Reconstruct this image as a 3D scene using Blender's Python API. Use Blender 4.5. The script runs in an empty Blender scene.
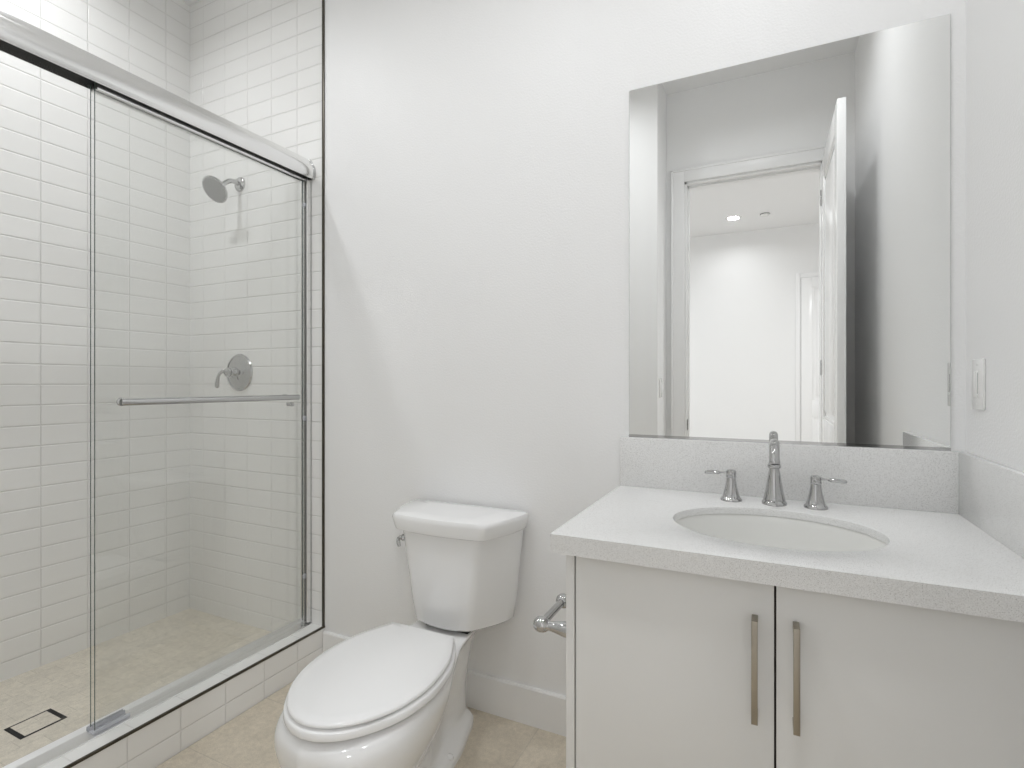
import bpy, bmesh, math
from mathutils import Vector, Matrix
C = bpy.context.scene.collection
S = bpy.context.scene
PI = math.pi

# ------------------------------------------------------------------ camera, world, exposure
cam_d = bpy.data.cameras.new('camera'); cam = bpy.data.objects.new('camera', cam_d); C.objects.link(cam)
cam.location = (0, -1.72, 1.203)
cam.rotation_euler = (PI/2, 0, 0.4491)
cam_d.sensor_width = 36; cam_d.lens = 531.1/1024*36
cam_d.shift_y = -0.8/1024
cam_d.clip_start = 0.01
S.camera = cam
S.view_settings.view_transform = 'Standard'
S.view_settings.look = 'None'
S.view_settings.gamma = 1
S.view_settings.exposure = -1.58
S.cycles.max_bounces = 20; S.cycles.diffuse_bounces = 16; S.cycles.glossy_bounces = 8
S.cycles.transparent_max_bounces = 24
S.cycles.sample_clamp_indirect = 6
w = bpy.data.worlds.new('world'); S.world = w; w.use_nodes = True
w.node_tree.nodes['Background'].inputs[0].default_value = (0.86, 0.93, 1, 1)
w.node_tree.nodes['Background'].inputs[1].default_value = 3.0

CEIL = 3.115
XW, XL = 0.4532, -2.64          # right wall, shower wall
YR = -1.916                      # wall with the doorway
YJ, XJ = -1.60, -0.608           # end of the shower: jut wall and its return
LAMPS = [  # x, y, watts, label
    (-2.22, -0.84, 20, 'recessed downlight in the ceiling over the shower pan'),
    (-1.02, -1.05, 17, 'unseen recessed downlight over the toilet, inferred bathroom light split in two for evenness'),  # the inferred bathroom light is split in two to flatten the lighting
    (-0.04, -0.82, 19, 'unseen recessed downlight over the vanity, inferred bathroom light split in two for evenness'),  # other half of the split bathroom light, placed for evenness
    (-0.36, -4.93, 18, 'glowing recessed downlight on the bedroom ceiling seen through the doorway in the mirror'),
    (-1.90, -3.40, 105, 'added unseen fill downlight on the bedroom ceiling left of the doorway'),  # added out of view to brighten the bedroom and fill through the doorway
    (1.30, -3.40, 105, 'added unseen fill downlight on the bedroom ceiling right of the doorway'),  # second added fill lamp, out of view, lighting through the doorway
]

# ------------------------------------------------------------------ materials
def new_mat(name):
    m = bpy.data.materials.new(name); m.use_nodes = True
    nt = m.node_tree; b = nt.nodes['Principled BSDF']
    return m, nt, b
def plain(name, col, rough=0.5, metal=0.0, spec=0.5, coat=0.0):
    m, nt, b = new_mat(name)
    b.inputs['Base Color'].default_value = (*col, 1)
    b.inputs['Roughness'].default_value = rough
    b.inputs['Metallic'].default_value = metal
    b.inputs['Specular IOR Level'].default_value = spec
    b.inputs['Coat Weight'].default_value = coat
    b.inputs['Coat Roughness'].default_value = 0.05
    # faint procedural unevenness
    n = nt.nodes.new('ShaderNodeTexNoise'); n.inputs['Scale'].default_value = 60
    tc = nt.nodes.new('ShaderNodeTexCoord'); nt.links.new(tc.outputs['Object'], n.inputs['Vector'])
    mr = nt.nodes.new('ShaderNodeMapRange'); mr.inputs['To Min'].default_value = max(rough-0.02, 0); mr.inputs['To Max'].default_value = rough+0.02
    nt.links.new(n.outputs['Fac'], mr.inputs['Value']); nt.links.new(mr.outputs['Result'], b.inputs['Roughness'])
    return m
def paint(name, col, rough, scale=220, strength=0.12, dist=0.002, spec=0.4):
    m = plain(name, col, rough, spec=spec); nt = m.node_tree; b = nt.nodes['Principled BSDF']
    n = nt.nodes.new('ShaderNodeTexNoise'); n.inputs['Scale'].default_value = scale; n.inputs['Detail'].default_value = 3
    tc = nt.nodes.new('ShaderNodeTexCoord'); nt.links.new(tc.outputs['Object'], n.inputs['Vector'])
    bp = nt.nodes.new('ShaderNodeBump'); bp.inputs['Strength'].default_value = strength; bp.inputs['Distance'].default_value = dist
    nt.links.new(n.outputs['Fac'], bp.inputs['Height']); nt.links.new(bp.outputs['Normal'], b.inputs['Normal'])
    return m
def tile(name, ax, u0, v0, tw, th, c1, c2, mortar, rough=0.12, grout=0.0018, mottled=None, bump=0.6, offset=0.0, spec=0.5, ustretch=1.0):
    """grid of tiles; ax = the two axes of the surface, (u0,v0) a grout crossing"""
    m, nt, b = new_mat(name); L = nt.links.new
    tc = nt.nodes.new('ShaderNodeTexCoord'); sp = nt.nodes.new('ShaderNodeSeparateXYZ'); L(tc.outputs['Object'], sp.inputs[0])
    cb = nt.nodes.new('ShaderNodeCombineXYZ')
    for k, a0 in ((0, u0), (1, v0)):
        ad = nt.nodes.new('ShaderNodeMath'); ad.operation = 'SUBTRACT'; ad.inputs[1].default_value = a0 - (tw if k == 0 else th)*100
        mu = nt.nodes.new('ShaderNodeMath'); mu.operation = 'MULTIPLY'; mu.inputs[1].default_value = ustretch if k == 0 else 1
        L(sp.outputs['XYZ'.index(ax[k])], ad.inputs[0]); L(ad.outputs[0], mu.inputs[0]); L(mu.outputs[0], cb.inputs[k])
    br = nt.nodes.new('ShaderNodeTexBrick'); br.offset = offset; br.offset_frequency = 2; br.squash = 1
    br.inputs['Scale'].default_value = 1; br.inputs['Brick Width'].default_value = tw*ustretch; br.inputs['Row Height'].default_value = th
    br.inputs['Mortar Size'].default_value = grout; br.inputs['Mortar Smooth'].default_value = 0.6
    br.inputs['Color1'].default_value = (*c1, 1); br.inputs['Color2'].default_value = (*c2, 1); br.inputs['Mortar'].default_value = (*mortar, 1)
    L(cb.outputs[0], br.inputs['Vector'])
    col = br.outputs['Color']
    if mottled:
        for sc, (lo, hi) in ((14, mottled), (60, (0.92, 1.07)), (260, (0.90, 1.09))):
            n = nt.nodes.new('ShaderNodeTexNoise'); n.inputs['Scale'].default_value = sc; n.inputs['Detail'].default_value = 5
            L(tc.outputs['Object'], n.inputs['Vector'])
            mr = nt.nodes.new('ShaderNodeMapRange'); mr.inputs['From Min'].default_value = 0.32; mr.inputs['From Max'].default_value = 0.68
            mr.inputs['To Min'].default_value = lo; mr.inputs['To Max'].default_value = hi; L(n.outputs['Fac'], mr.inputs['Value'])
            mx = nt.nodes.new('ShaderNodeMix'); mx.data_type = 'RGBA'; mx.blend_type = 'MULTIPLY'; mx.inputs[0].default_value = 1
            L(col, mx.inputs[6]); L(mr.outputs['Result'], mx.inputs[7]); col = mx.outputs[2]
    L(col, b.inputs['Base Color'])
    b.inputs['Specular IOR Level'].default_value = spec
    mr = nt.nodes.new('ShaderNodeMapRange'); mr.inputs['To Min'].default_value = rough; mr.inputs['To Max'].default_value = 0.7
    L(br.outputs['Fac'], mr.inputs['Value']); L(mr.outputs['Result'], b.inputs['Roughness'])
    bp = nt.nodes.new('ShaderNodeBump'); bp.invert = True; bp.inputs['Strength'].default_value = bump; bp.inputs['Distance'].default_value = 0.0015
    br2 = nt.nodes.new('ShaderNodeTexBrick'); br2.offset = offset; br2.offset_frequency = 2; br2.squash = 1
    for k in ('Scale', 'Brick Width', 'Row Height'): br2.inputs[k].default_value = br.inputs[k].default_value
    br2.inputs['Mortar Size'].default_value = grout*2.2; br2.inputs['Mortar Smooth'].default_value = 1.0
    L(cb.outputs[0], br2.inputs['Vector'])
    L(br2.outputs['Fac'], bp.inputs['Height']); L(bp.outputs['Normal'], b.inputs['Normal'])
    return m
def quartz(name):
    m, nt, b = new_mat(name); L = nt.links.new
    tc = nt.nodes.new('ShaderNodeTexCoord')
    v = nt.nodes.new('ShaderNodeTexVoronoi'); v.inputs['Scale'].default_value = 520; L(tc.outputs['Object'], v.inputs['Vector'])
    lt = nt.nodes.new('ShaderNodeMath'); lt.operation = 'LESS_THAN'; lt.inputs[1].default_value = 0.30; L(v.outputs['Distance'], lt.inputs[0])
    sc = nt.nodes.new('ShaderNodeSeparateColor'); L(v.outputs['Color'], sc.inputs[0])
    gt = nt.nodes.new('ShaderNodeMath'); gt.operation = 'GREATER_THAN'; gt.inputs[1].default_value = 0.45; L(sc.outputs[0], gt.inputs[0])
    mu = nt.nodes.new('ShaderNodeMath'); mu.operation = 'MULTIPLY'; L(lt.outputs[0], mu.inputs[0]); L(gt.outputs[0], mu.inputs[1])
    ramp = nt.nodes.new('ShaderNodeValToRGB'); ramp.color_ramp.elements[0].color = (0.34, 0.33, 0.32, 1); ramp.color_ramp.elements[1].color = (0.62, 0.61, 0.59, 1)
    L(sc.outputs[1], ramp.inputs[0])
    n = nt.nodes.new('ShaderNodeTexNoise'); n.inputs['Scale'].default_value = 700; n.inputs['Detail'].default_value = 2; L(tc.outputs['Object'], n.inputs['Vector'])
    r2 = nt.nodes.new('ShaderNodeValToRGB'); r2.color_ramp.elements[0].position = 0.35; r2.color_ramp.elements[1].position = 0.65
    r2.color_ramp.elements[0].color = (0.72, 0.72, 0.715, 1); r2.color_ramp.elements[1].color = (0.85, 0.85, 0.845, 1); L(n.outputs['Fac'], r2.inputs[0])
    mx = nt.nodes.new('ShaderNodeMix'); mx.data_type = 'RGBA'; L(mu.outputs[0], mx.inputs[0]); L(r2.outputs[0], mx.inputs[6]); L(ramp.outputs[0], mx.inputs[7])
    L(mx.outputs[2], b.inputs['Base Color']); b.inputs['Roughness'].default_value = 0.16
    return m
def brushed(name, col, rough, axis='Z', aniso_scale=(4, 4, 400)):
    m = plain(name, col, rough, metal=1); nt = m.node_tree; b = nt.nodes['Principled BSDF']
    tc = nt.nodes.new('ShaderNodeTexCoord'); mp = nt.nodes.new('ShaderNodeMapping'); mp.inputs['Scale'].default_value = aniso_scale
    n = nt.nodes.new('ShaderNodeTexNoise'); n.inputs['Scale'].default_value = 1
    nt.links.new(tc.outputs['Object'], mp.inputs['Vector']); nt.links.new(mp.outputs[0], n.inputs['Vector'])
    bp = nt.nodes.new('ShaderNodeBump'); bp.inputs['Strength'].default_value = 0.05; bp.inputs['Distance'].default_value = 0.0005
    nt.links.new(n.outputs['Fac'], bp.inputs['Height']); nt.links.new(bp.outputs['Normal'], b.inputs['Normal'])
    return m
def clear_glass(name, tint):
    m, nt, b = new_mat(name); nt.nodes.remove(b); L = nt.links.new
    out = nt.nodes['Material Output']
    tr = nt.nodes.new('ShaderNodeBsdfTransparent'); tr.inputs[0].default_value = (*tint, 1)
    gl = nt.nodes.new('ShaderNodeBsdfGlossy'); gl.inputs['Roughness'].default_value = 0.0
    lw = nt.nodes.new('ShaderNodeLayerWeight'); lw.inputs['Blend'].default_value = 0.5
    pw = nt.nodes.new('ShaderNodeMath'); pw.operation = 'POWER'; pw.inputs[1].default_value = 5; L(lw.outputs['Facing'], pw.inputs[0])
    ma = nt.nodes.new('ShaderNodeMath'); ma.operation = 'MULTIPLY_ADD'; ma.inputs[1].default_value = 0.96; ma.inputs[2].default_value = 0.04; L(pw.outputs[0], ma.inputs[0])
    mx = nt.nodes.new('ShaderNodeMixShader'); L(ma.outputs[0], mx.inputs[0]); L(tr.outputs[0], mx.inputs[1]); L(gl.outputs[0], mx.inputs[2]); L(mx.outputs[0], out.inputs[0])
    return m
def emitter(name, col, s):
    m, nt, b = new_mat(name)
    b.inputs['Emission Color'].default_value = (*col, 1); b.inputs['Emission Strength'].default_value = s
    return m

WALL = (0.86, 0.86, 0.86)
M = dict(
    wall=paint('wall_paint', WALL, 0.42, 150, 0.4, 0.002, 0.35),
    ceiling=paint('ceiling_paint', (0.86, 0.86, 0.86), 0.6, 150, 0.15, 0.002),
    trim=paint('trim_paint', (0.86, 0.86, 0.86), 0.3, 40, 0.02, 0.001),
    door=paint('door_paint', (0.88, 0.88, 0.88), 0.22, 40, 0.02, 0.001),
    cabinet=paint('cabinet_laminate', (0.78, 0.775, 0.76), 0.35, 300, 0.02, 0.0005),
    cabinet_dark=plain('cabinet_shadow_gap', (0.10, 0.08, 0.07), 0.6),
    porcelain=plain('porcelain', (0.85, 0.85, 0.85), 0.10, spec=0.5, coat=0.3),
    basin=plain('basin_porcelain', (0.80, 0.80, 0.78), 0.08, coat=0.3),
    seat=plain('seat_plastic', (0.85, 0.85, 0.85), 0.14),
    chrome=plain('chrome', (0.54, 0.54, 0.54), 0.05, metal=1),
    satin=brushed('satin_aluminium', (0.86, 0.86, 0.855), 0.22, aniso_scale=(300, 2, 300)),
    track=brushed('track_aluminium', (0.86, 0.86, 0.86), 0.30, aniso_scale=(300, 2, 300)),
    nickel=brushed('brushed_nickel', (0.37, 0.335, 0.28), 0.32, aniso_scale=(300, 300, 3)),
    bronze=plain('edge_trim_metal', (0.075, 0.066, 0.05), 0.35, metal=0.6),
    seal=plain('seal_rubber', (0.22, 0.22, 0.215), 0.5),
    black=plain('black_rubber_and_shade', (0.012, 0.012, 0.012), 0.6),  # real black parts, and the shade painted inside the header channel
    nozzle=plain('spray_face', (0.42, 0.42, 0.42), 0.4, metal=0.4),
    mirror=plain('mirror_silver', (0.90, 0.905, 0.895), 0.0, metal=1),
    mirror_edge=plain('mirror_edge', (0.42, 0.45, 0.43), 0.2),
    white_plastic=plain('white_plastic', (0.84, 0.84, 0.83), 0.25),
    clear_plastic=plain('guide_plastic', (0.55, 0.56, 0.60), 0.2),
    glass=clear_glass('clear_glass', (0.988, 0.990, 0.987)),
    glass_edge=plain('glass_edge', (0.10, 0.13, 0.115), 0.1),
    quartz=quartz('speckled_quartz'),
    carpet=paint('carpet', (0.55, 0.52, 0.48), 0.95, 400, 0.6, 0.004),
    lens=emitter('lamp_lens', (1, 0.98, 0.94), 14),
    shower_floor=tile('shower_floor_tile', 'YX', -0.05, -2.59, 0.12, 0.06, (0.745, 0.695, 0.60), (0.68, 0.635, 0.55), (0.59, 0.55, 0.475), 0.4, 0.0012, (0.95, 1.04), 0.3, 0.5),
    floor=tile('floor_tile', 'XY', -0.72, -0.30, 0.61, 0.305, (0.64, 0.575, 0.47), (0.62, 0.555, 0.455), (0.54, 0.49, 0.41), 0.35, 0.002, (0.95, 1.05), 0.3),
)
TW, TH = 0.1625, 0.082
TC = ((0.84, 0.838, 0.825), (0.83, 0.828, 0.815), (0.69, 0.685, 0.67))
M['tile_back'] = tile('white_tile_back', 'XZ', -1.7305, 0.131, 0.1615, TH, *TC, bump=1.0, ustretch=1.8, grout=0.0022)
M['tile_left'] = tile('white_tile_left', 'YZ', -0.122, 0.131, 0.165, TH, *TC, bump=1.0, ustretch=1.8, grout=0.0022)
M['tile_end'] = tile('white_tile_end', 'XZ', -1.73, 0.131, TW, TH, *TC, bump=1.0, ustretch=1.8, grout=0.0022)
M['tile_curb'] = tile('white_tile_curb', 'YZ', -0.626, 0.066, 0.16, TH, *TC, bump=1.0, ustretch=1.8, grout=0.0022)
M['tile_curb_top'] = tile('white_tile_curb_top', 'YX', -0.60, -1.60, 0.16, 0.30, *TC)

# ------------------------------------------------------------------ mesh helpers
def nb(): return bmesh.new()
def box(bm, lo, hi, bev=0.0, seg=2, mi=0):
    lo = Vector(lo); hi = Vector(hi)
    t = bmesh.new(); bmesh.ops.create_cube(t, size=1)
    for v in t.verts: v.co = Vector(((lo[i]+hi[i])/2 + v.co[i]*(hi[i]-lo[i]) for i in range(3)))
    if bev: bmesh.ops.bevel(t, geom=list(t.edges), offset=bev, segments=seg, profile=0.5, affect='EDGES', clamp_overlap=True)
    for f in t.faces: f.material_index = mi
    return merge(bm, t)
def merge(bm, t, mat=None):
    if mat is not None: bmesh.ops.transform(t, matrix=mat, verts=t.verts)
    me = bpy.data.meshes.new('tmp'); t.to_mesh(me); t.free(); bm.from_mesh(me); bpy.data.meshes.remove(me)
    return bm
def frame_to(d):
    d = Vector(d).normalized()
    return d.to_track_quat('Z', 'Y').to_matrix().to_4x4()
def lathe(bm, prof, org=(0, 0, 0), axis=(0, 0, 1), n=40, cap=True):
    t = bmesh.new(); rings = []
    for r, z in prof:
        if r < 1e-6: rings.append([t.verts.new((0, 0, z))])
        else: rings.append([t.verts.new((r*math.cos(2*PI*k/n), r*math.sin(2*PI*k/n), z)) for k in range(n)])
    for a, b in zip(rings, rings[1:]):
        if len(a) == 1 and len(b) == 1: continue
        for k in range(n):
            j = (k+1) % n
            if len(a) == 1: t.faces.new((a[0], b[j], b[k]))
            elif len(b) == 1: t.faces.new((a[k], a[j], b[0]))
            else: t.faces.new((a[k], a[j], b[j], b[k]))
    if cap:
        for rg, rev in ((rings[0], True), (rings[-1], False)):
            if len(rg) > 1: t.faces.new(rg[::-1] if rev else rg)
    bmesh.ops.recalc_face_normals(t, faces=t.faces)
    return merge(bm, t, Matrix.Translation(org) @ frame_to(axis))
def smooth_path(pts, sub=8):
    P = [Vector(p) for p in pts]; out = []
    for i in range(len(P)-1):
        p0 = P[max(i-1, 0)]; p1 = P[i]; p2 = P[i+1]; p3 = P[min(i+2, len(P)-1)]
        for k in range(sub):
            t = k/sub
            out.append(0.5*((2*p1) + (-p0+p2)*t + (2*p0-5*p1+4*p2-p3)*t*t + (-p0+3*p1-3*p2+p3)*t**3))
    out.append(P[-1]); return out
def tube(bm, pts, radii, n=20, smooth=True, sub=8, flat=None):
    """round tube along a path; radii number or per control point; flat=(axis vector, factor) squashes the section"""
    if not hasattr(radii, '__len__'): radii = [radii]*len(pts)
    if smooth:
        path = smooth_path(pts, sub)
        rr = [v.x for v in smooth_path([(r, 0, 0) for r in radii], sub)]
    else: path = [Vector(p) for p in pts]; rr = list(radii)
    t = bmesh.new(); rings = []; up = None
    for i, p in enumerate(path):
        d = (path[min(i+1, len(path)-1)] - path[max(i-1, 0)]).normalized()
        if up is None:
            up = Vector((0, 0, 1)) if abs(d.z) < 0.9 else Vector((0, 1, 0))
        x = up.cross(d).normalized(); up = d.cross(x).normalized()
        ring = []
        for k in range(n):
            o = x*math.cos(2*PI*k/n)*rr[i] + up*math.sin(2*PI*k/n)*rr[i]
            if flat: a = Vector(flat[0]); o -= a*(o.dot(a))*(1-flat[1])
            ring.append(t.verts.new(p + o))
        rings.append(ring)
    for a, b in zip(rings, rings[1:]):
        for k in range(n): t.faces.new((a[k], a[(k+1) % n], b[(k+1) % n], b[k]))
    t.faces.new(rings[0][::-1]); t.faces.new(rings[-1])
    bmesh.ops.recalc_face_normals(t, faces=t.faces)
    return merge(bm, t)
def loft(bm, rings, cap0=True, cap1=True, mi=0):
    t = bmesh.new(); R = [[t.verts.new(p) for p in rg] for rg in rings]; n = len(R[0])
    for a, b in zip(R, R[1:]):
        for k in range(n): t.faces.new((a[k], a[(k+1) % n], b[(k+1) % n], b[k]))
    if cap0: t.faces.new(R[0][::-1])
    if cap1: t.faces.new(R[-1])
    bmesh.ops.recalc_face_normals(t, faces=t.faces)
    for f in t.faces: f.material_index = mi
    return merge(bm, t)
def prism(bm, poly, axis, a0, a1):
    """extrude a 2-D outline along axis 0/1/2"""
    def P(u, v, a): return [(a, u, v), (u, a, v), (u, v, a)][axis]
    return loft(bm, [[P(u, v, a0) for u, v in poly], [P(u, v, a1) for u, v in poly]])

def root_loc(o):
    while o.parent: o = o.parent
    return o.location
def obj(name, bm, mats, parent=None, smooth=35, bevel=0.0):
    me = bpy.data.meshes.new(name)
    if parent: bmesh.ops.translate(bm, verts=bm.verts, vec=-Vector(root_loc(parent)))
    bm.to_mesh(me); bm.free()
    for m in (mats if isinstance(mats, (list, tuple)) else [mats]): me.materials.append(m)
    if smooth:
        for p in me.polygons: p.use_smooth = True
        me.set_sharp_from_angle(angle=math.radians(smooth))
    o = bpy.data.objects.new(name, me); C.objects.link(o)
    if parent: o.parent = parent
    if bevel:
        md = o.modifiers.new('bevel', 'BEVEL'); md.width = bevel; md.segments = 2; md.limit_method = 'ANGLE'; md.angle_limit = math.radians(50)
    return o
def tag(o, label, cat, group=None):
    o['label'] = label; o['category'] = cat
    if group: o['group'] = group
    return o
def thing(name, label, cat, loc, group=None):
    o = bpy.data.objects.new(name, None); C.objects.link(o); o.location = loc; o.empty_display_size = 0.05
    return tag(o, label, cat, group)
def struct(name, bm, m, label, cat, **k):
    o = obj(name, bm, m, **k); o['kind'] = 'structure'; return tag(o, label, cat)
def slab(lo, hi, bev=0): return box(nb(), lo, hi, bev)

# ------------------------------------------------------------------ the room
T = 0.10
struct('wall_back', slab((XL-T, 0, -0.05), (XW+T, T, CEIL)), M['wall'], 'white painted back wall behind the toilet and the mirror', 'wall')
struct('wall_right', slab((XW, YR-0.12, -0.05), (XW+T, 0, CEIL)), M['wall'], 'white painted wall to the right of the vanity', 'wall')
struct('wall_left', slab((XL-T, YJ-T, -0.05), (XL, 0, CEIL)), M['tile_left'], 'long shower wall of stacked white tiles', 'wall')
struct('wall_shower_back', slab((XL, -0.003, 0.0), (-1.741, 0, CEIL)), M['tile_back'], 'white tiled shower wall carrying shower head and valve', 'wall')
struct('wall_shower_front', slab((XL, YJ, 0.0), (-1.741, YJ+0.008, CEIL)), M['tile_end'], 'white tiled shower end wall opposite the shower head', 'wall')
bm = slab((XL, YJ-T, -0.05), (XJ, YJ, CEIL)); box(bm, (XJ-T, YR-0.0, -0.05), (XJ, YJ-T, CEIL))
struct('wall_front', bm, M['wall'], 'white jut wall at the shower end with a switch on its return', 'wall')
# doorway wall
DX0, DX1, DZ = -0.496, 0.300, 2.520
bm = slab((XJ-T, YR-0.12, -0.05), (DX0, YR, CEIL)); box(bm, (DX1, YR-0.12, -0.05), (XW, YR, CEIL)); box(bm, (DX0, YR-0.12, DZ), (DX1, YR, CEIL))
struct('wall_rear', bm, M['wall'], 'white wall around the doorway, seen in the mirror', 'wall')
struct('ceiling', slab((XL-T, YR-0.12, CEIL), (XW+T, T, CEIL+0.1)), M['ceiling'], 'white bathroom ceiling, a strip of it seen in the mirror', 'ceiling')
struct('floor', slab((-1.727, YR-0.12, -0.1), (XW+T, 0, 0)), M['floor'], 'beige stone-look tile floor around the toilet', 'floor')
struct('floor_shower', slab((XL, YJ, -0.1), (-1.87, 0, 0.062)), M['shower_floor'], 'beige tiled shower pan floor', 'floor')
# curb
bm = box(nb(), (-1.872, YJ, -0.1), (-1.730, 0, 0.1500)); 
cu = struct('shower_curb', bm, [M['tile_curb'], M['tile_curb_top']], 'white tiled curb under the sliding glass door', 'curb', smooth=0)
for p in cu.data.polygons:
    if p.normal.z > 0.5: p.material_index = 1
struct('trim_1', box(nb(), (-1.735, YJ, 0.1455), (-1.7265, 0, 0.1535), 0.0008), M['bronze'], 'dark metal edge strip along the top of the shower curb', 'trim')
struct('trim_2', box(nb(), (-1.741, -0.0055, 0.150), (-1.729, 0, CEIL), 0.0008), M['bronze'], 'dark metal edge strip where shower tile meets the painted back wall', 'trim')
# baseboards
def base_prof(): return [(0, 0), (-0.013, 0), (-0.013, 0.126), (-0.009, 0.132), (0, 0.132)]
struct('baseboard_back', prism(nb(), base_prof(), 0, -1.7268, -0.4045), M['trim'], 'white baseboard along the back wall behind the toilet', 'baseboard', smooth=0)
bm = prism(nb(), [(XW+u, v) for u, v in base_prof()], 1, -1.90, -0.612)
struct('baseboard_right', bm, M['trim'], 'white baseboard on the right wall past the vanity', 'baseboard', smooth=0)
bm = prism(nb(), [(YJ-u, v) for u, v in base_prof()], 0, -1.7268, XJ+0.013)
prism(bm, [(XJ-u, v) for u, v in base_prof()], 1, YR+0.017, YJ)
struct('baseboard_front', bm, M['trim'], 'white baseboard on the jut wall at the shower end', 'baseboard', smooth=0)
# door casing and jamb
def casing(bm, y, s):
    W = 0.086
    for a, b in ((DX0+0.004-W, DX0+0.004), (DX1-0.004, DX1-0.004+W)):
        box(bm, (a, min(y, y+s*0.016), 0), (b, max(y, y+s*0.016), DZ-0.004+W), 0.003)
        e = a if a < DX0 else b-0.016
        box(bm, (e, min(y, y+s*0.022), 0), (e+0.016, max(y, y+s*0.022), DZ-0.004+W), 0.004)
    box(bm, (DX0+0.004, min(y, y+s*0.016), DZ-0.004), (DX1-0.004, max(y, y+s*0.016), DZ-0.004+W), 0.003)
    box(bm, (DX0+0.004-W, min(y, y+s*0.022), DZ-0.020+W), (DX1-0.004+W, max(y, y+s*0.022), DZ-0.004+W), 0.004)
bm = nb(); casing(bm, YR, 1); casing(bm, YR-0.12, -1)
for a, b, z0, z1 in ((DX0, DX0+0.018, 0, DZ), (DX1-0.018, DX1, 0, DZ), (DX0, DX1, DZ-0.018, DZ)):
    box(bm, (a, YR-0.12, z0), (b, YR, z1), 0.001)
box(bm, (DX0+0.018, YR-0.075, 0), (DX0+0.028, YR-0.040, DZ-0.018), 0.002)
box(bm, (DX0+0.018, YR-0.075, DZ-0.030), (DX1-0.018, YR-0.040, DZ-0.018), 0.002)
tr = struct('trim_3', bm, M['trim'], 'white door casing and jamb around the bathroom doorway', 'trim')
o = obj('strike_plate', box(nb(), (DX0+0.018, YR-0.036, 0.895), (DX0+0.0195, YR-0.004, 0.965), 0.0005), M['black'], tr); o['label'] = 'small dark strike plate'

def door_leaf(name, label, x0, x1, y0, y1, z1, face):
    """leaf lying in a plane x = const (face 'x') or y = const (face 'y'); raised-moulding panels on both sides"""
    bm = nb(); ST = 0.115
    if face == 'x':
        L, th = y1-y0, x1-x0
        F = lambda s, t, z: (x0+t, y0+s, z)
    else:
        L, th = x1-x0, y1-y0
        F = lambda s, t, z: (x0+s, y0+t, z)
    def bx(s0, s1, t0, t1, a, b, bev=0.0015): box(bm, F(s0, t0, a), F(s1, t1, b), bev)
    zs = [(0.012, 0.215), (0.80, 1.00), (z1-0.12, z1)]
    bx(0, ST, 0, th, 0.012, z1); bx(L-ST, L, 0, th, 0.012, z1)
    for a, b in zs: bx(ST, L-ST, 0, th, a, b)
    for a, b in ((0.215, 0.80), (1.00, z1-0.12)):
        bx(ST, L-ST, 0.010, th-0.010, a, b, 0)
        g = 0.018
        for t0, t1 in ((0.004, 0.010), (th-0.010, th-0.004)):      # moulding
            bx(ST, ST+g, t0, t1, a, b); bx(L-ST-g, L-ST, t0, t1, a, b); bx(ST+g, L-ST-g, t0, t1, a, a+g); bx(ST+g, L-ST-g, t0, t1, b-g, b)
            bx(ST+g+0.03, L-ST-g-0.03, t0-0.0005 if t0 < 0.006 else t0, t1+0.0005 if t0 > 0.006 else t1, a+g+0.03, b-g-0.03, 0.003)
    return struct(name, bm, M['door'], label, 'door')
d1 = door_leaf('door_1', 'white panelled bathroom door standing open by the right wall, seen in the mirror', 0.284, 0.319, -1.898, -1.115, 2.500, 'x')
for sx, xx in ((-1, 0.284), (1, 0.319)):
    bm = lathe(nb(), [(0.0, 0), (0.032, 0), (0.032, 0.006), (0.012, 0.010), (0.012, 0.034), (0, 0.034)], (xx, -1.18, 0.86), (sx, 0, 0))
    tube(bm, [(xx+sx*0.034, -1.18, 0.86), (xx+sx*0.036, -1.235, 0.86), (xx+sx*0.036, -1.29, 0.86)], 0.0085)
    o = obj('door_handle', bm, M['chrome'], d1); o['label'] = 'chrome lever handle'
for z in (0.25, 1.25, 2.25):
    o = obj('hinge', lathe(nb(), [(0, 0), (0.007, 0), (0.007, 0.09), (0, 0.09)], (0.284, -1.905, z), n=12), M['chrome'], d1)

# ------------------------------------------------------------------ bedroom behind the doorway
BY0, BY1, BX0, BX1 = YR-0.12, -5.60, -3.2, 2.6
struct('floor_bedroom', slab((BX0, BY1-T, -0.1), (BX1, BY0, 0)), M['carpet'], 'beige carpet of the bedroom beyond the doorway', 'floor')
struct('ceiling_bedroom', slab((BX0-T, BY1-T, CEIL), (BX1+T, BY0, CEIL+0.1)), M['ceiling'], 'white bedroom ceiling seen through the doorway in the mirror', 'ceiling')
struct('wall_bedroom_rear', slab((BX0-T, BY1-T, -0.05), (BX1+T, BY1, CEIL)), M['wall'], 'white far bedroom wall seen through the doorway in the mirror', 'wall')
struct('wall_bedroom_right', slab((BX1, BY1, -0.05), (BX1+T, BY0, CEIL)), M['wall'], 'white bedroom side wall right of the doorway', 'wall')
bm = slab((BX0-T, BY1, -0.05), (BX0, -5.2, CEIL)); box(bm, (BX0-T, -2.5, -0.05), (BX0, BY0, CEIL)); box(bm, (BX0-T, -5.2, -0.05), (BX0, -2.5, 0.75)); box(bm, (BX0-T, -5.2, 2.6), (BX0, -2.5, CEIL))
struct('wall_bedroom_left', bm, M['wall'], 'white bedroom side wall with a wide window opening', 'wall')
bm = nb()
for a, b, z0, z1 in ((-5.2, -5.14, 0.75, 2.6), (-2.56, -2.5, 0.75, 2.6), (-5.14, -2.56, 0.75, 0.81), (-5.14, -2.56, 2.54, 2.6), (-3.88, -3.82, 0.81, 2.54)):
    box(bm, (BX0-0.07, a, z0), (BX0-0.02, b, z1), 0.003)
wn = struct('window_1', bm, M['white_plastic'], 'white framed bedroom window letting daylight in', 'window')
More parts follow.
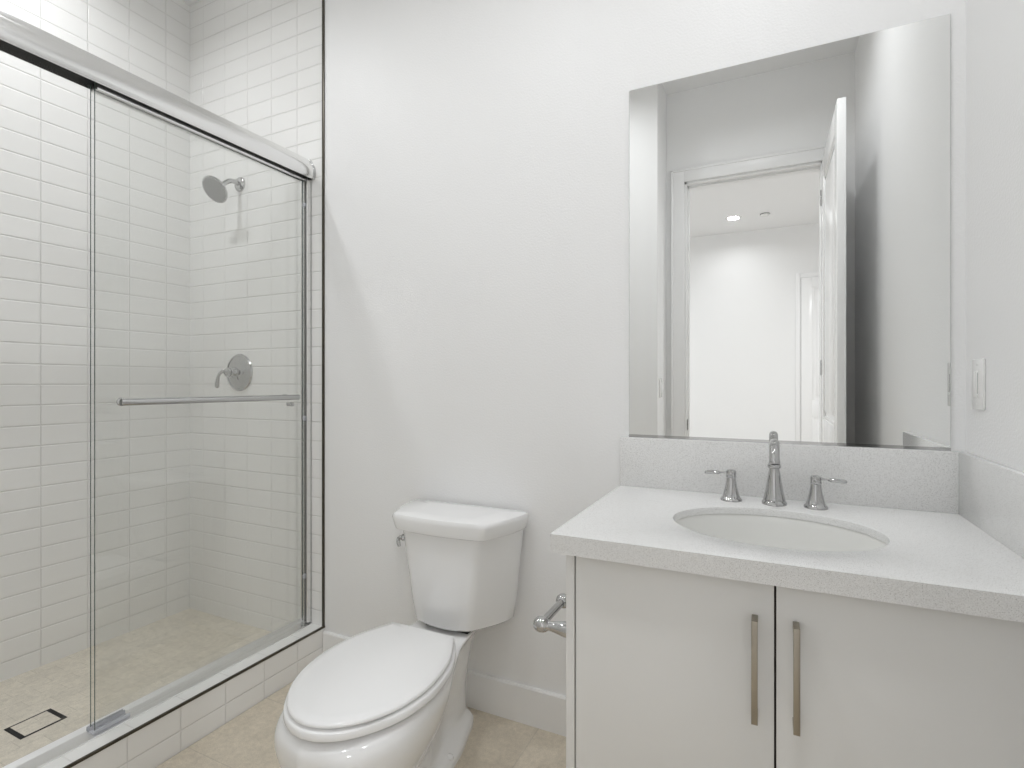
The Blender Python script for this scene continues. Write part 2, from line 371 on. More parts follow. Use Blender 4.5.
for a, b in ((-5.14, -3.88), (-3.82, -2.56)): obj('pane', slab((BX0-0.048, a, 0.81), (BX0-0.042, b, 2.54)), M['glass'], wn)
bm = slab((BX0, BY0, -0.05), (XJ-T, BY0+T, CEIL)); box(bm, (XW, BY0, -0.05), (BX1, BY0+T, CEIL))
struct('wall_bedroom_front', bm, M['wall'], 'white bedroom wall flanking the bathroom doorway', 'wall')
door_leaf('door_2', 'white panelled closet door on the far bedroom wall, seen in the mirror', 0.36, 1.16, BY1+0.002, BY1+0.037, 2.47, 'y')
bm = nb()
for a, b, z0, z1 in ((0.300, 0.355, 0, 2.53), (1.165, 1.220, 0, 2.53), (0.355, 1.165, 2.475, 2.53)): box(bm, (a, BY1, z0), (b, BY1+0.018, z1), 0.003)
struct('trim_4', bm, M['trim'], 'white casing around the far bedroom door', 'trim')
bm = prism(nb(), [(BY1-u, v) for u, v in base_prof()], 0, BX0, 0.300)
struct('baseboard_bedroom', bm, M['trim'], 'white baseboard along the far bedroom wall', 'baseboard', smooth=0)

def downlight(x, y, watts, label):
    t = thing('recessed_light', label, 'light', (x, y, CEIL), 'recessed ceiling downlights')
    obj('trim_ring', lathe(nb(), [(0.062, 0), (0.088, 0), (0.086, -0.004), (0.066, -0.006), (0.062, -0.004)], (x, y, CEIL), cap=False), M['white_plastic'], t)
    obj('lens', lathe(nb(), [(0, -0.0005), (0.062, -0.0005), (0.062, -0.003), (0, -0.003)], (x, y, CEIL), cap=False), M['lens'], t)
    ld = bpy.data.lights.new('downlight', 'AREA'); ld.shape = 'DISK'; ld.size = 0.12; ld.energy = watts; ld.spread = math.radians(155); ld.color = (0.96, 0.978, 1)
    lo = bpy.data.objects.new('downlight', ld); C.objects.link(lo); lo.parent = t; lo.location = (0, 0, -0.008)
for L_ in LAMPS: downlight(*L_)
t = thing('smoke_detector', 'small round white detector on the bedroom ceiling beside the downlight, seen in the mirror', 'detector', (-0.03, -4.93, CEIL))
obj('body', lathe(nb(), [(0, 0), (0.05, 0), (0.05, -0.012), (0.042, -0.022), (0, -0.024)], t.location, cap=False), M['white_plastic'], t)
obj('vent_ring', lathe(nb(), [(0.0505, -0.003), (0.0515, -0.004), (0.0515, -0.009), (0.0505, -0.010)], t.location, cap=False), M['black'], t)

# ------------------------------------------------------------------ sliding shower door
XO, XI = -1.815, -1.842          # outer and inner glass
Y0s = YJ+0.008; Y1s = -0.003
sd = thing('sliding_shower_door', 'chrome framed sliding glass shower door on the tiled curb, slid half open', 'shower door', (-1.83, -0.8, 0.15))
# header: rounded front, open channel beneath
prof = [(-1.787, 2.093), (-1.784, 2.097), (-1.7815, 2.106), (-1.780, 2.120), (-1.781, 2.134), (-1.785, 2.147), (-1.791, 2.156), (-1.7925, 2.157), (-1.8030, 2.1765), (-1.807, 2.1800), (-1.848, 2.180), (-1.852, 2.175), (-1.852, 2.093), (-1.849, 2.093), (-1.849, 2.125), (-1.790, 2.125), (-1.790, 2.093)]
o = obj('header_rail', prism(nb(), prof, 1, Y0s, Y1s-0.011), M['satin'], sd, smooth=28)
o = obj('channel_shade', slab((-1.8488, Y0s, 2.108), (-1.7902, Y1s-0.011, 2.1248)), M['black'], sd); o['label'] = 'black fill standing in for the shade inside the header channel'  # black slab paints the shade inside the open header channel
for y0, y1 in ((Y1s-0.011, Y1s), (Y0s, Y0s+0.003)):
    prof2 = [(-1.818+(u+1.818)*1.05, 2.131+(v-2.131)*1.05) for u, v in prof[:13]]
    obj('header_cap', prism(nb(), prof2, 1, y0, y1), M['chrome'], sd, smooth=40)
# wall jambs: stepped channel
for y, s in ((Y1s, -1), (Y0s, 1)):
    bm = nb()
    for a, b, d in ((-1.8085, -1.8040, 0.024), (-1.8315, -1.8270, 0.020), (-1.8580, -1.8535, 0.010)): box(bm, (a, min(y, y+s*d), 0.160), (b, max(y, y+s*d), 2.0935), 0.0008)
    box(bm, (-1.858, min(y, y+s*0.004), 0.160), (-1.804, max(y, y+s*0.004), 2.0935))
    jb = obj('wall_jamb', bm, M['satin'], sd, smooth=0)
    bm = nb()
    for a, b in ((-1.8269, -1.8086),): box(bm, (a, min(y+s*0.0041, y+s*0.014), 0.160), (b, max(y+s*0.0041, y+s*0.014), 2.0935))
    o = obj('seal', bm, M['seal'], jb); o['label'] = 'dark grey seal in the jamb'
    bm = nb()
    for z in (0.36, 1.05, 1.98):
        box(bm, (-1.8265, min(y+s*0.005, y+s*0.030), z-0.010), (-1.8175, max(y+s*0.005, y+s*0.030), z+0.010), 0.003)
    o = obj('bumper', bm, M['clear_plastic'], jb); o['label'] = 'small clear bumpers in the jamb'
# bottom track
P = [(-1.796, 0.1500), (-1.796, 0.1530), (-1.7975, 0.1540), (-1.8480, 0.1550), (-1.8505, 0.1560), (-1.8655, 0.1640), (-1.8670, 0.1630), (-1.8670, 0.1500)]
tk = obj('bottom_track', prism(nb(), P, 1, Y0s, Y1s), M['track'], sd, smooth=30)
bm = box(nb(), (-1.849, -0.836, 0.1545), (-1.846, -0.735, 0.1680), 0.001); box(bm, (-1.8385, -0.836, 0.1545), (-1.8360, -0.735, 0.1680), 0.001); box(bm, (-1.8115, -0.836, 0.1545), (-1.8090, -0.735, 0.1660), 0.001); box(bm, (-1.8490, -0.836, 0.1540), (-1.8090, -0.735, 0.1570), 0.001)
o = obj('door_guide', bm, M['clear_plastic'], sd); o['label'] = 'grey plastic door guide on the track'
def panel(x, y0, y1, z0, z1):
    bm = slab((x-0.003, y0, z0), (x+0.003, y1, z1))
    o = obj('glass_panel', bm, [M['glass'], M['glass_edge']], sd, smooth=0)
    for p in o.data.polygons:
        if abs(p.normal.y) > 0.5: p.material_index = 1
    return o
g1 = panel(XO, -0.8305, -0.0155, 0.160, 2.107)
g2 = panel(XI, -0.828, -0.0155, 0.160, 2.107)
for g, x in ((g1, XO), (g2, XI)):
    o = obj('hanger_rail', box(nb(), (x-0.0055, -0.826, 2.084), (x+0.0055, -0.030, 2.1075), 0.001), M['satin'], g); o['label'] = 'metal rail along the pane top'
# towel bar on the outer pane
xb = XO+0.052; zb = 1.145
bm = tube(nb(), [(xb, -0.786, zb), (xb, -0.112, zb)], 0.0105, smooth=False)
tb = obj('towel_bar', bm, M['chrome'], g1); tb['label'] = 'chrome towel bar'
for y in (-0.760, -0.140):
    obj('bar_post', lathe(nb(), [(0, 0), (0.013, 0), (0.013, 0.004), (0.008, 0.008), (0.008, 0.05), (0, 0.05)], (XO+0.003, y, zb), (1, 0, 0), 24), M['chrome'], g1)
bm = lathe(nb(), [(0, 0), (0.0085, 0), (0.0085, 0.003), (0.0062, 0.005), (0.0062, 0.009), (0.0085, 0.011), (0.0085, 0.030), (0.007, 0.032), (0, 0.032)], (XI-0.003, -0.068, 1.112), (-1, 0, 0), 24)
obj('pull_knob', bm, M['chrome'], g2)

# ------------------------------------------------------------------ shower fittings
YS = -0.003
fx, fz = -2.264, 2.149
sh = thing('showerhead', 'round chrome shower head on a bent arm on the tiled wall', 'shower head', (fx, YS, fz))
obj('wall_flange', lathe(nb(), [(0.034, 0), (0.034, 0.004), (0.028, 0.010), (0.014, 0.014), (0, 0.014)], (fx, YS, fz), (0, -1, 0), cap=False), M['chrome'], sh)
obj('arm', tube(nb(), [(fx, YS, fz), (fx, -0.035, fz+0.003), (fx, -0.060, fz-0.002), (fx, -0.085, fz-0.022), (fx, -0.104, fz-0.042)], 0.011), M['chrome'], sh)
hd = Vector((0.05, -0.78, -0.62)).normalized(); p0 = Vector((fx, -0.100, fz-0.040))
obj('head', lathe(nb(), [(0.0, -0.004), (0.013, -0.004), (0.015, 0.004), (0.015, 0.014), (0.022, 0.020), (0.046, 0.028), (0.060, 0.036), (0.0625, 0.042), (0.0615, 0.046), (0.057, 0.047)], p0, hd, cap=False), M['chrome'], sh)
bm = lathe(nb(), [(0.057, 0.047), (0.050, 0.0480), (0, 0.0485)], p0, hd, cap=False)
Mx = Matrix.Translation(p0) @ frame_to(hd)
for ring, cnt in ((0.010, 5), (0.021, 10), (0.032, 16), (0.043, 22), (0.052, 28)):
    for k in range(cnt):
        a = 2*PI*k/cnt
        lathe(bm, [(0.0021, 0), (0.0017, 0.0022), (0, 0.0024)], Mx @ Vector((ring*math.cos(a), ring*math.sin(a), 0.0478)), hd, 6, cap=False)
o = obj('spray_face', bm, M['nozzle'], sh); o['label'] = 'grey spray face with rings of nozzles'

vx, vz = -2.266, 1.254
va = thing('shower_valve', 'chrome shower valve with round plate and lever on the tiled wall', 'shower valve', (vx, YS, vz))
obj('escutcheon', lathe(nb(), [(0.088, 0), (0.0885, 0.004), (0.085, 0.009), (0.078, 0.011), (0.076, 0.009), (0.060, 0.014), (0.036, 0.022), (0.026, 0.026), (0, 0.026)], (vx, YS, vz), (0, -1, 0), 56, cap=False), M['chrome'], va)
obj('hub', lathe(nb(), [(0.024, 0.022), (0.023, 0.034), (0.016, 0.044), (0.015, 0.052), (0.019, 0.056), (0.021, 0.064), (0.019, 0.072), (0.010, 0.078), (0, 0.079)], (vx, YS, vz), (0, -1, 0), 32, cap=False), M['chrome'], va)
obj('lever', tube(nb(), [(vx, -0.076, vz+0.004), (vx-0.012, -0.088, vz+0.002), (vx-0.026, -0.094, vz-0.016), (vx-0.036, -0.093, vz-0.044), (vx-0.042, -0.090, vz-0.068), (vx-0.043, -0.089, vz-0.074)], [0.008, 0.0085, 0.0075, 0.0105, 0.0105, 0.004], flat=((0.2, -0.98, 0), 0.6)), M['chrome'], va)

# drain: framed tile insert
dr = thing('shower_drain', 'rectangular tile-insert drain with a dark gap in the shower floor', 'drain', (-2.211, -0.808, 0.062))
dx0, dx1, dy0, dy1 = -2.266, -2.155, -0.872, -0.745
bm = nb()
z0, z1 = 0.0600, 0.0632
for a, b, c_, d in ((dx0, dx1, dy0, dy0+0.014), (dx0, dx1, dy1-0.014, dy1), (dx0, dx0+0.007, dy0+0.014, dy1-0.014), (dx1-0.007, dx1, dy0+0.014, dy1-0.014)):
    box(bm, (a, c_, z0), (b, d, z1))
o = obj('drain_gap', bm, M['black'], dr); o['label'] = 'dark slot around the insert'
obj('tile_insert', box(nb(), (dx0+0.007, dy0+0.014, z0), (dx1-0.007, dy1-0.014, 0.0636), 0.0008), M['shower_floor'], dr)

# ------------------------------------------------------------------ toilet
TX = -0.9955
to = thing('toilet', 'white two-piece toilet with closed elongated lid against the back wall', 'toilet', (TX, -0.42, 0))
def skew(y): return -0.045*(y+0.62)          # the bowl stands a touch askew of the tank
def both(pts, z):
    right = [Vector((TX+x+skew(y), y, z)) for x, y in pts]; left = [Vector((TX-x+skew(y), y, z)) for x, y in pts[1:-1]][::-1]
    return right+left
def interp(pts, x):
    """monotone-ish cubic through (x, y) points sorted by x"""
    n = len(pts)
    if x <= pts[0][0]: return pts[0][1]
    if x >= pts[-1][0]: return pts[-1][1]
    for i in range(n-1):
        if pts[i][0] <= x <= pts[i+1][0]: break
    def sl(j):
        if j == 0: return (pts[1][1]-pts[0][1])/(pts[1][0]-pts[0][0])
        if j == n-1: return (pts[-1][1]-pts[-2][1])/(pts[-1][0]-pts[-2][0])
        a = (pts[j][1]-pts[j-1][1])/(pts[j][0]-pts[j-1][0]); b = (pts[j+1][1]-pts[j][1])/(pts[j+1][0]-pts[j][0])
        return 0 if a*b <= 0 else 2*a*b/(a+b)
    h = pts[i+1][0]-pts[i][0]; t = (x-pts[i][0])/h
    m0, m1 = sl(i)*h, sl(i+1)*h; y0, y1 = pts[i][1], pts[i+1][1]
    return (2*t**3-3*t*t+1)*y0 + (t**3-2*t*t+t)*m0 + (-2*t**3+3*t*t)*y1 + (t**3-t*t)*m1
# bowl: for each height the outline is [y from the wall, half width] stations; every level has the same number of stations
LV = [
 # z      stations (depth from wall, half width), back ... front
 (0.000, [(0.065, .060), (0.090, .082), (0.16, .100), (0.25, .120), (0.34, .124), (0.42, .116), (0.50, .104), (0.56, .084), (0.600, .048), (0.615, 0)]),
 (0.018, [(0.065, .060), (0.090, .081), (0.16, .099), (0.25, .118), (0.34, .122), (0.42, .114), (0.50, .103), (0.56, .083), (0.600, .047), (0.615, 0)]),
 (0.045, [(0.075, .040), (0.100, .058), (0.16, .068), (0.25, .078), (0.34, .090), (0.42, .098), (0.50, .098), (0.57, .080), (0.612, .046), (0.628, 0)]),
 (0.100, [(0.080, .040), (0.105, .058), (0.16, .064), (0.25, .054), (0.34, .074), (0.42, .100), (0.51, .108), (0.59, .092), (0.640, .054), (0.658, 0)]),
 (0.180, [(0.080, .042), (0.105, .064), (0.16, .074), (0.25, .054), (0.34, .078), (0.42, .124), (0.53, .152), (0.65, .140), (0.726, .090), (0.754, 0)]),
 (0.250, [(0.075, .050), (0.100, .074), (0.16, .084), (0.25, .064), (0.33, .102), (0.42, .160), (0.55, .186), (0.68, .172), (0.775, .114), (0.810, 0)]),
 (0.300, [(0.060, .060), (0.085, .078), (0.16, .086), (0.25, .082), (0.33, .126), (0.42, .176), (0.56, .197), (0.69, .181), (0.788, .116), (0.823, 0)]),
 (0.325, [(0.045, .070), (0.070, .084), (0.16, .096), (0.25, .108), (0.33, .140), (0.42, .180), (0.56, .198), (0.70, .177), (0.791, .110), (0.823, 0)]),
 (0.345, [(0.035, .075), (0.060, .090), (0.16, .108), (0.25, .120), (0.33, .150), (0.42, .179), (0.56, .193), (0.70, .168), (0.786, .099), (0.815, 0)]),
 (0.352, [(0.035, .075), (0.060, .090), (0.16, .110), (0.25, .123), (0.33, .149), (0.42, .174), (0.56, .185), (0.70, .158), (0.776, .089), (0.803, 0)]),
 (0.356, [(0.039, .071), (0.064, .086), (0.16, .108), (0.25, .121), (0.33, .142), (0.42, .163), (0.56, .173), (0.70, .145), (0.760, .080), (0.786, 0)]),
 (0.358, [(0.045, .065), (0.070, .080), (0.16, .104), (0.25, .116), (0.33, .132), (0.42, .148), (0.56, .158), (0.69, .132), (0.745, .070), (0.768, 0)]),
]
zz = [l[0] for l in LV]
def outline(z):
    st = []
    for k in range(10):
        st.append((interp([(l[0], l[1][k][0]) for l in LV], z), interp([(l[0], l[1][k][1]) for l in LV], z)))
    # resample the side curve (parametric Catmull-Rom), closed with its mirror image
    side = smooth_path([(0, -st[0][0], 0)] + [(x, -d, 0) for d, x in st], 10)
    # round the front: keep it perpendicular to the axis
    pts = [(max(p.x, 0), p.y) for p in side]
    return both(pts, z)
lev = sorted(set(zz + [0.01, 0.03, 0.07, 0.12, 0.14, 0.16, 0.2, 0.215, 0.23, 0.265, 0.28, 0.315, 0.335, 0.349, 0.354, 0.06, 0.085, 0.29, 0.27]))
bm = loft(nb(), [outline(z) for z in lev])
obj('bowl', bm, M['porcelain'], to, smooth=50)
for s in (-1, 1):
    obj('bolt_cap', lathe(nb(), [(0.016, 0), (0.015, 0.010), (0.008, 0.016), (0, 0.017)], (TX+s*0.104-0.014, -0.30, 0.0175), n=20, cap=False), M['porcelain'], to)
# seat ring and lid
def egg(grow, z, y0=0.295):
    """elongated lid outline with straight rear edge and sharp rear corners, grown outwards"""
    side = smooth_path([(.120+grow*.6, -y0, 0), (.149+grow, -.35, 0), (.177+grow, -.42, 0), (.190+grow, -.50, 0), (.1905+grow, -.57, 0), (.174+grow, -.65, 0), (.139+grow*.9, -.72, 0), (.092+grow*.7, -.77-grow*.7, 0), (.045+grow*.3, -.797-grow, 0), (0, -.806-grow, 0)], 10)
    pts = [(0, -y0), (.06, -y0)] + [(max(p.x, 0), p.y) for p in side]
    return both(pts, z)
bm = loft(nb(), [egg(0.006, 0.3700), egg(0.0090, 0.3707), egg(0.0095, 0.3725), egg(0.0085, 0.3860), egg(0.006, 0.3885)])
st = obj('seat', bm, M['seat'], to, smooth=50)
rings = [egg(-0.001, 0.3958), egg(0.0003, 0.3964), egg(0.0005, 0.3985), egg(-0.001, 0.4025), egg(-0.006, 0.4058)]
for k, (sc_, z) in enumerate(((0.90, 0.4078), (0.6, 0.4095), (0.3, 0.4105))):
    c0 = Vector((TX, -0.56, 0)); rings.append([Vector((c0.x+(p.x-c0.x)*sc_, c0.y+(p.y-c0.y)*sc_, z)) for p in egg(-0.006, 0)])
obj('lid', loft(nb(), rings), M['seat'], to, smooth=50)
bm = nb()
for s in (-1, 1):
    hb = box(nb(), (TX-0.015+s*0.085-0.026, -0.2935, 0.3570), (TX-0.015+s*0.085+0.026, -0.268, 0.386), 0.006, 4)
    obj('hinge', hb, M['seat'], to)
for s, yy in ((1, -0.57), (-1, -0.57), (1, -0.74), (-1, -0.74)):
    obj('seat_bumper', box(nb(), (TX+s*(0.145 if yy > -0.6 else 0.08)-0.012, yy-0.012, 0.3570), (TX+s*(0.145 if yy > -0.6 else 0.08)+0.012, yy+0.012, 0.3701), 0.001), M['seat'], to)
# tank: chamfer-fronted, tapering downwards
def tank_ring(z, wb, wf, yf, yb=-0.024, bow=0.016, curve=0.7):
    """wb half width at the wall, wf half width of the front face, yf depth of front corners"""
    P = [(-wf+.014, yf-.0025), (-wf*0.5, yf-bow*0.75), (0, yf-bow), (wf*0.5, yf-bow*0.75), (wf-.014, yf-.0025)]
    side = [(wf-.006, yf+.0005), (wf+.002, yf+.005), (wf+0.010, yf+0.012)]
    n = 7
    for k in range(1, n+1):
        t = k/n
        side.append((wf+0.010+(wb-wf-0.010)*(curve*math.sin(t*PI/2)+(1-curve)*t), yf+0.012+(yb-0.02-yf-0.012)*t))
    back = [(wb-0.001, yb-0.006), (wb-0.008, yb)]
    front = smooth_path([(x, y, 0) for x, y in P], 4)
    pts = [(p.x, p.y) for p in front] + side + back
    pts += [(-x, y) for x, y in (side+back)[::-1]]
    return [Vector((TX+x, y, z)) for x, y in pts]
TR = [(0.372, .168, .086, -.184), (0.375, .181, .096, -.194), (0.383, .190, .106, -.201), (0.45, .200, .117, -.206), (0.55, .210, .130, -.211), (0.64, .220, .142, -.216), (0.694, .226, .149, -.219)]
obj('tank', loft(nb(), [tank_ring(z, wb, wf, yf) for z, wb, wf, yf in TR]), M['porcelain'], to, smooth=40)
LR = [(0.6945, .229, .166, -.228), (0.697, .233, .170, -.232), (0.703, .235, .172, -.234), (0.735, .243, .180, -.239), (0.744, .242, .179, -.238), (0.750, .239, .176, -.235), (0.7525, .233, .170, -.229)]
rings = [tank_ring(z, wb, wf, yf, -0.018) for z, wb, wf, yf in LR]
cx = Vector((TX, -0.125, 0))
for s_, z in ((0.6, 0.7533), (0.2, 0.7536)): rings.append([Vector((cx.x+(p.x-cx.x)*s_, cx.y+(p.y-cx.y)*s_, z)) for p in rings[6]])
obj('tank_lid', loft(nb(), rings), M['porcelain'], to, smooth=40)
o = obj('gasket', slab((TX-0.085, -0.175, 0.3570), (TX+0.085, -0.06, 0.3725)), M['black'], to); o['label'] = 'black rubber gasket between tank and bowl'
lx, ly, lz = TX-0.159, -0.206, 0.662
bm = lathe(nb(), [(0.012, -0.004), (0.012, 0.003), (0.008, 0.006), (0.007, 0.012), (0, 0.013)], (lx, ly, lz), (-0.8, -0.6, 0), 24, cap=False)
tube(bm, [(lx-0.008, ly-0.006, lz), (lx-0.010, ly-0.014, lz-0.003), (lx-0.003, ly-0.022, lz-0.013), (lx+0.004, ly-0.026, lz-0.024)], [0.005, 0.0055, 0.0065, 0.005])
o = obj('flush_lever', bm, M['chrome'], to); o['label'] = 'chrome flush lever'

# ------------------------------------------------------------------ vanity
VX0, VX1, VY = -0.4035, XW-0.001, -0.588      # carcass
vc = thing('vanity_cabinet', 'pale grey two-door vanity cabinet under the quartz countertop', 'cabinet', (0.02, -0.3, 0))
bm = box(nb(), (VX0, -0.607, 0.0), (VX0+0.019, -0.001, 0.8300), 0.0008)
obj('side_panel', bm, M['cabinet'], vc)
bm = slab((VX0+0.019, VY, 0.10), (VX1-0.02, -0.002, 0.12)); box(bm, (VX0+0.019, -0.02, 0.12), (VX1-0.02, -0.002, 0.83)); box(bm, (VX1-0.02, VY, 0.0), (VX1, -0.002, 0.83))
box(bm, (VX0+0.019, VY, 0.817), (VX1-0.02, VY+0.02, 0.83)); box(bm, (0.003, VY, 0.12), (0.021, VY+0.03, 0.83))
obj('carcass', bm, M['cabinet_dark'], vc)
obj('filler_strip', box(nb(), (0.4110, -0.606, 0.10), (VX1, VY, 0.83), 0.0008), M['cabinet'], vc)
obj('toe_kick', box(nb(), (VX0+0.019, -0.535, 0.0), (VX1-0.02, -0.52, 0.10), 0.0008), M['cabinet'], vc)
for a, b, hx in ((-0.3805, 0.0103, -0.0225), (0.0142, 0.4090, 0.0465)):
    d = obj('door', box(nb(), (a, -0.607, 0.105), (b, VY-0.001, 0.8275), 0.0012), M['cabinet'], vc)
    bm = box(nb(), (hx-0.0055, -0.643, 0.572), (hx+0.0055, -0.636, 0.763), 0.0006)
    for z in (0.573, 0.751): box(bm, (hx-0.0055, -0.6365, z), (hx+0.0055, -0.6065, z+0.011), 0.0006)
    o = obj('handle', bm, M['nickel'], d); o['label'] = 'brushed bronze-toned bar pull'

CZ0, CZ1 = 0.8306, 0.8719
ct = thing('countertop', 'white speckled quartz countertop with backsplash and oval sink cutout', 'countertop', (0.01, -0.3, CZ0))
cx0, cx1, cy0, cy1 = -0.4317, XW-0.0005, -0.631, -0.0005
sx, sy, sa, sb = 0.010, -0.345, 0.222, 0.178
angs = sorted([2*PI*k/96 for k in range(96)] + [math.atan2(y-sy, x-sx) % (2*PI) for x in (cx0, cx1) for y in (cy0, cy1)])
def outer(a):
    dx, dy = math.cos(a), math.sin(a); tt = []
    if abs(dx) > 1e-9: tt.append(((cx1 if dx > 0 else cx0)-sx)/dx)
    if abs(dy) > 1e-9: tt.append(((cy1 if dy > 0 else cy0)-sy)/dy)
    t_ = min(tt); return (sx+dx*t_, sy+dy*t_)
def inner(a):
    dx, dy = math.cos(a), math.sin(a); r = 1/math.sqrt((dx/sa)**2+(dy/sb)**2); return (sx+dx*r, sy+dy*r)
I0 = [inner(a) for a in angs]; O0 = [outer(a) for a in angs]
CZM = 0.8535
def inset(P, d=0.021): return [(min(max(x, cx0+d), cx1-d), min(max(y, cy0+d), cy1-d)) for x, y in P]
def shrink(P, d): 
    return [(sx+(x-sx)*(1+d/math.hypot(x-sx, y-sy)), sy+(y-sy)*(1+d/math.hypot(x-sx, y-sy))) for x, y in P]
rg = [[(x, y, CZM) for x, y in I0], [(x, y, CZ1-0.003) for x, y in I0], [(x, y, CZ1-0.0008) for x, y in shrink(I0, 0.0009)], [(x, y, CZ1) for x, y in shrink(I0, 0.003)],
      [(x, y, CZ1) for x, y in O0], [(x, y, CZ0) for x, y in O0], [(x, y, CZ0) for x, y in inset(O0)], [(x, y, CZM) for x, y in inset(O0)], [(x, y, CZM) for x, y in I0]]
bm = loft(nb(), rg, False, False); bmesh.ops.remove_doubles(bm, verts=bm.verts, dist=1e-5)
obj('slab', bm, M['quartz'], ct, smooth=30, bevel=0.0)
BZ = 1.0294
obj('backsplash', box(nb(), (cx0, -0.019, CZ1), (XW-0.0005, -0.0005, BZ), 0.0012), M['quartz'], ct)
obj('side_splash', box(nb(), (XW-0.0190, -0.610, CZ1), (XW-0.0005, -0.0192, BZ), 0.0012), M['quartz'], ct)

sk = thing('sink', 'white oval undermount sink basin set into the countertop', 'sink', (sx, sy, 0.69))
prof = [(1.05, CZM-0.0005), (1.012, CZM-0.001), (1.0, CZM-0.010), (0.98, 0.80), (0.92, 0.745), (0.80, 0.712), (0.58, 0.697), (0.30, 0.691), (0.105, 0.689), (0.105, 0.675), (0.30, 0.676), (0.60, 0.682), (0.83, 0.699), (0.95, 0.735), (1.01, 0.80), (1.04, CZM-0.014), (1.05, CZM-0.012)]
def ell(s_, z): 
    q = 64
    aa, bb = (sa*s_, sb*s_) if s_ > 0.2 else (0.0232, 0.0232)
    return [(sx+aa*math.cos(2*PI*k/q), sy+(0.0 if s_ > 0.9 else (0.03*(0.9-s_)/0.9))+bb*math.sin(2*PI*k/q), z) for k in range(q)]
rg = [ell(s_, z) for s_, z in prof]; rg.append(rg[0])
bm = loft(nb(), rg, False, False); bmesh.ops.remove_doubles(bm, verts=bm.verts, dist=1e-5)
obj('basin', bm, M['basin'], sk, smooth=60)
dcy = sy+0.03*(0.9-0.105)/0.9
o = obj('drain_stopper', lathe(nb(), [(0.023, 0.0), (0.023, 0.015), (0.021, 0.0165), (0.018, 0.0155), (0.0175, 0.018), (0.008, 0.0205), (0, 0.021)], (sx, dcy, 0.6745), n=32, cap=False), M['chrome'], sk)
o['label'] = 'chrome pop-up drain stopper'

# faucet
fc = thing('faucet', 'chrome widespread faucet with bell bases and two levers behind the sink', 'faucet', (0.012, -0.097, CZ1))
FX, FY = 0.0155, -0.097
bm = lathe(nb(), [(0.0315, 0), (0.0315, 0.005), (0.029, 0.009), (0.0275, 0.011), (0.0275, 0.016), (0.0258, 0.020), (0.0228, 0.035), (0.0180, 0.062), (0.0148, 0.086), (0.0130, 0.094), (0.0130, 0.098), (0.0165, 0.100), (0.0172, 0.104), (0.0165, 0.108), (0.0145, 0.110), (0.0135, 0.114), (0.0128, 0.120), (0, 0.120)], (FX, FY, CZ1), n=40, cap=False)
obj('spout_base', bm, M['chrome'], fc)
bm = tube(nb(), [(FX, FY, 0.985), (FX, FY-0.001, 1.006), (FX, FY-0.010, 1.028), (FX, FY-0.032, 1.041), (FX, FY-0.058, 1.038), (FX, FY-0.080, 1.021), (FX, FY-0.092, 0.998)], [0.0132, 0.0130, 0.0128, 0.0128, 0.0126, 0.0122, 0.0124])
lathe(bm, [(0.0134, 0), (0.0136, 0.008), (0.0128, 0.010), (0.009, 0.010), (0.009, 0.006), (0, 0.006)], (FX, FY-0.0915, 1.003), (0, -0.32, -1), 32)
obj('spout', bm, M['chrome'], fc)
for hx, hy, s in ((-0.094, -0.095, -1), (0.1145, -0.099, 1)):
    bm = lathe(nb(), [(0.0285, 0), (0.0285, 0.004), (0.026, 0.008), (0.0235, 0.010), (0.0205, 0.020), (0.0155, 0.040), (0.0132, 0.058), (0.0125, 0.064), (0.0140, 0.066), (0.0140, 0.069), (0.0128, 0.070), (0.0132, 0.078), (0.0128, 0.083), (0.0095, 0.086), (0, 0.087)], (hx, hy, CZ1), n=36, cap=False)
    h = obj('faucet_handle', bm, M['chrome'], fc)
    bm = tube(nb(), [(hx+s*0.010, hy, 0.950), (hx+s*0.020, hy-0.001, 0.949), (hx+s*0.028, hy-0.002, 0.9485), (hx+s*0.034, hy-0.003, 0.9485), (hx+s*0.052, hy-0.004, 0.948), (hx+s*0.066, hy-0.005, 0.947), (hx+s*0.070, hy-0.005, 0.947)], [0.006, 0.0042, 0.0042, 0.0085, 0.0095, 0.0085, 0.004], flat=((0, 0, 1), 0.62))
    obj('lever', bm, M['chrome'], h)

# mirror
mi = thing('mirror', 'large frameless wall mirror standing on the backsplash', 'mirror', (0.0086, -0.001, BZ))
mx0, mx1, mz0, mz1 = -0.4045, 0.4217, 1.0310, 2.150
bm = box(nb(), (mx0, -0.0065, mz0), (mx1, -0.0005, mz1), 0.0006, 1)
o = obj('mirror_glass', bm, [M['mirror'], M['mirror_edge']], mi, smooth=0)
for p in o.data.polygons:
    if p.normal.y > -0.9: p.material_index = 1
bm = prism(nb(), [(-0.0005, BZ), (-0.0090, BZ), (-0.0090, BZ+0.0085), (-0.0070, BZ+0.0085), (-0.0070, BZ+0.0015), (-0.0005, BZ+0.0015)], 0, mx0, mx1)
o = obj('bottom_channel', bm, M['chrome'], mi, smooth=0); o['label'] = 'chrome channel along the bottom edge'

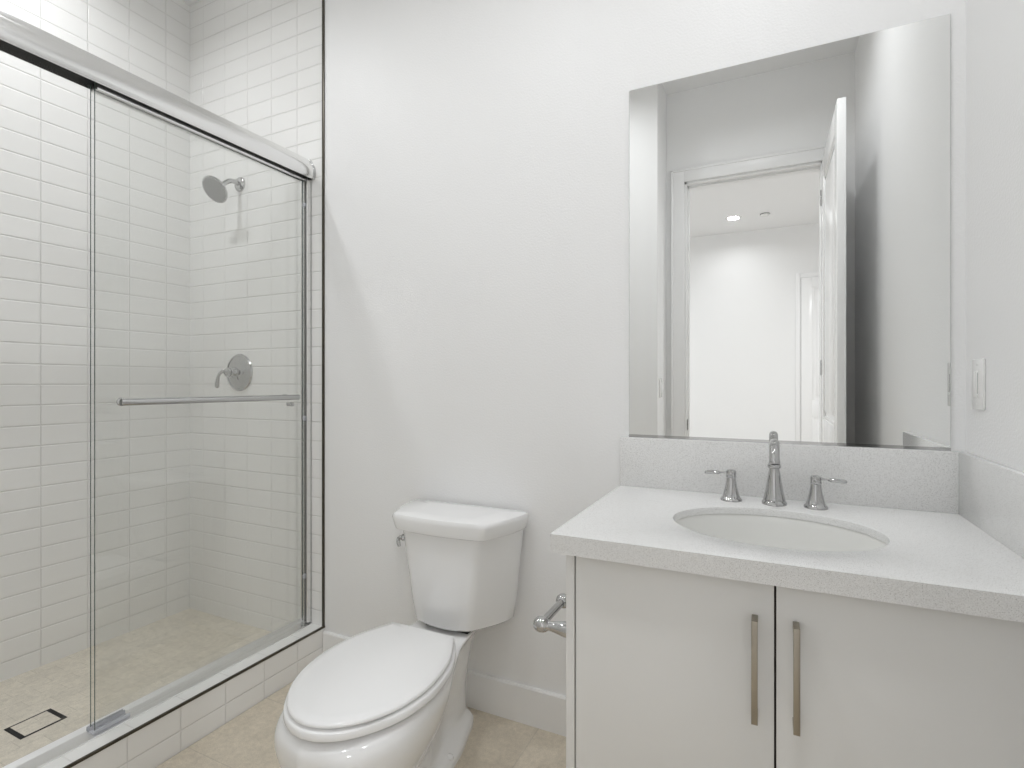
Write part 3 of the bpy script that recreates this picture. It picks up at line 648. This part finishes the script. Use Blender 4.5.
# toilet paper holder on the cabinet side
PX, PZ = -0.520, 0.590
tp = thing('toilet_paper_holder', 'empty chrome toilet paper holder on the side of the vanity cabinet', 'toilet paper holder', (VX0, -0.39, PZ))
for y in (-0.470, -0.310):
    bm = lathe(nb(), [(0.026, -0.001), (0.026, 0.005), (0.022, 0.010), (0.0200, 0.014), (0.0190, 0.030), (0.0195, 0.046), (0.0180, 0.058), (0.0140, 0.076), (0.0115, 0.092), (0.0120, 0.096), (0.0160, 0.101), (0.0190, 0.108), (0.0200, 0.116), (0.0185, 0.125), (0.0125, 0.133), (0, 0.1365)], (VX0, y, PZ), (-1, 0, 0), 36, cap=False)
    obj('post', bm, M['chrome'], tp)
obj('roller_bar', tube(nb(), [(PX, -0.462, PZ), (PX, -0.390, PZ), (PX, -0.318, PZ)], 0.0105, smooth=False), M['chrome'], tp)

# switches
def switch(label, face, x, y, z, kind):
    t = thing('light_switch', label, 'switch', (x, y, z))
    s = -1 if face == '-x' else 1
    def B(bm, t0, t1, a, b, z0, z1, bev=0): return box(bm, (min(x+s*t0, x+s*t1), y+a, z+z0), (max(x+s*t0, x+s*t1), y+b, z+z1), bev)
    obj('wall_plate', B(nb(), 0, 0.006, -0.038, 0.038, -0.060, 0.060, 0.0025), M['white_plastic'], t)
    obj('insert', B(nb(), 0.005, 0.0075, -0.0165, 0.0165, -0.0335, 0.0335, 0.0008), M['white_plastic'], t)
    if kind == 'dimmer':
        obj('paddle', B(nb(), 0.007, 0.0095, -0.0015, 0.0145, -0.031, 0.031, 0.0008), M['white_plastic'], t)
        o = obj('slide_slot', B(nb(), 0.0074, 0.0078, -0.0125, -0.0105, -0.028, 0.028), M['glass_edge'], t)
        obj('slider', B(nb(), 0.007, 0.0105, -0.0145, -0.0085, -0.030, -0.022, 0.0006), M['white_plastic'], t)
    else:
        bm = loft(nb(), [[(x+s*0.007, y+a, z+b) for a, b in ((-.0145, -.031), (.0145, -.031), (.0145, .031), (-.0145, .031))], [(x+s*(0.0085 if b < 0 else 0.0105), y+a, z+b) for a, b in ((-.014, -.030), (.014, -.030), (.014, .030), (-.014, .030))]])
        obj('rocker', bm, M['white_plastic'], t, smooth=0)
    for dz in (-0.0475, 0.0475): obj('screw', lathe(nb(), [(0.003, 0.0055), (0.003, 0.0064), (0, 0.0066)], (x, y, z+dz), (s, 0, 0), 12, cap=False), M['white_plastic'], t)
switch('white slide dimmer switch on the right wall beside the mirror', '-x', XW, -0.103, 1.200, 'dimmer')
switch('white rocker switch by the doorway, seen at the left of the mirror', '+x', XJ, -1.69, 1.175, 'rocker')
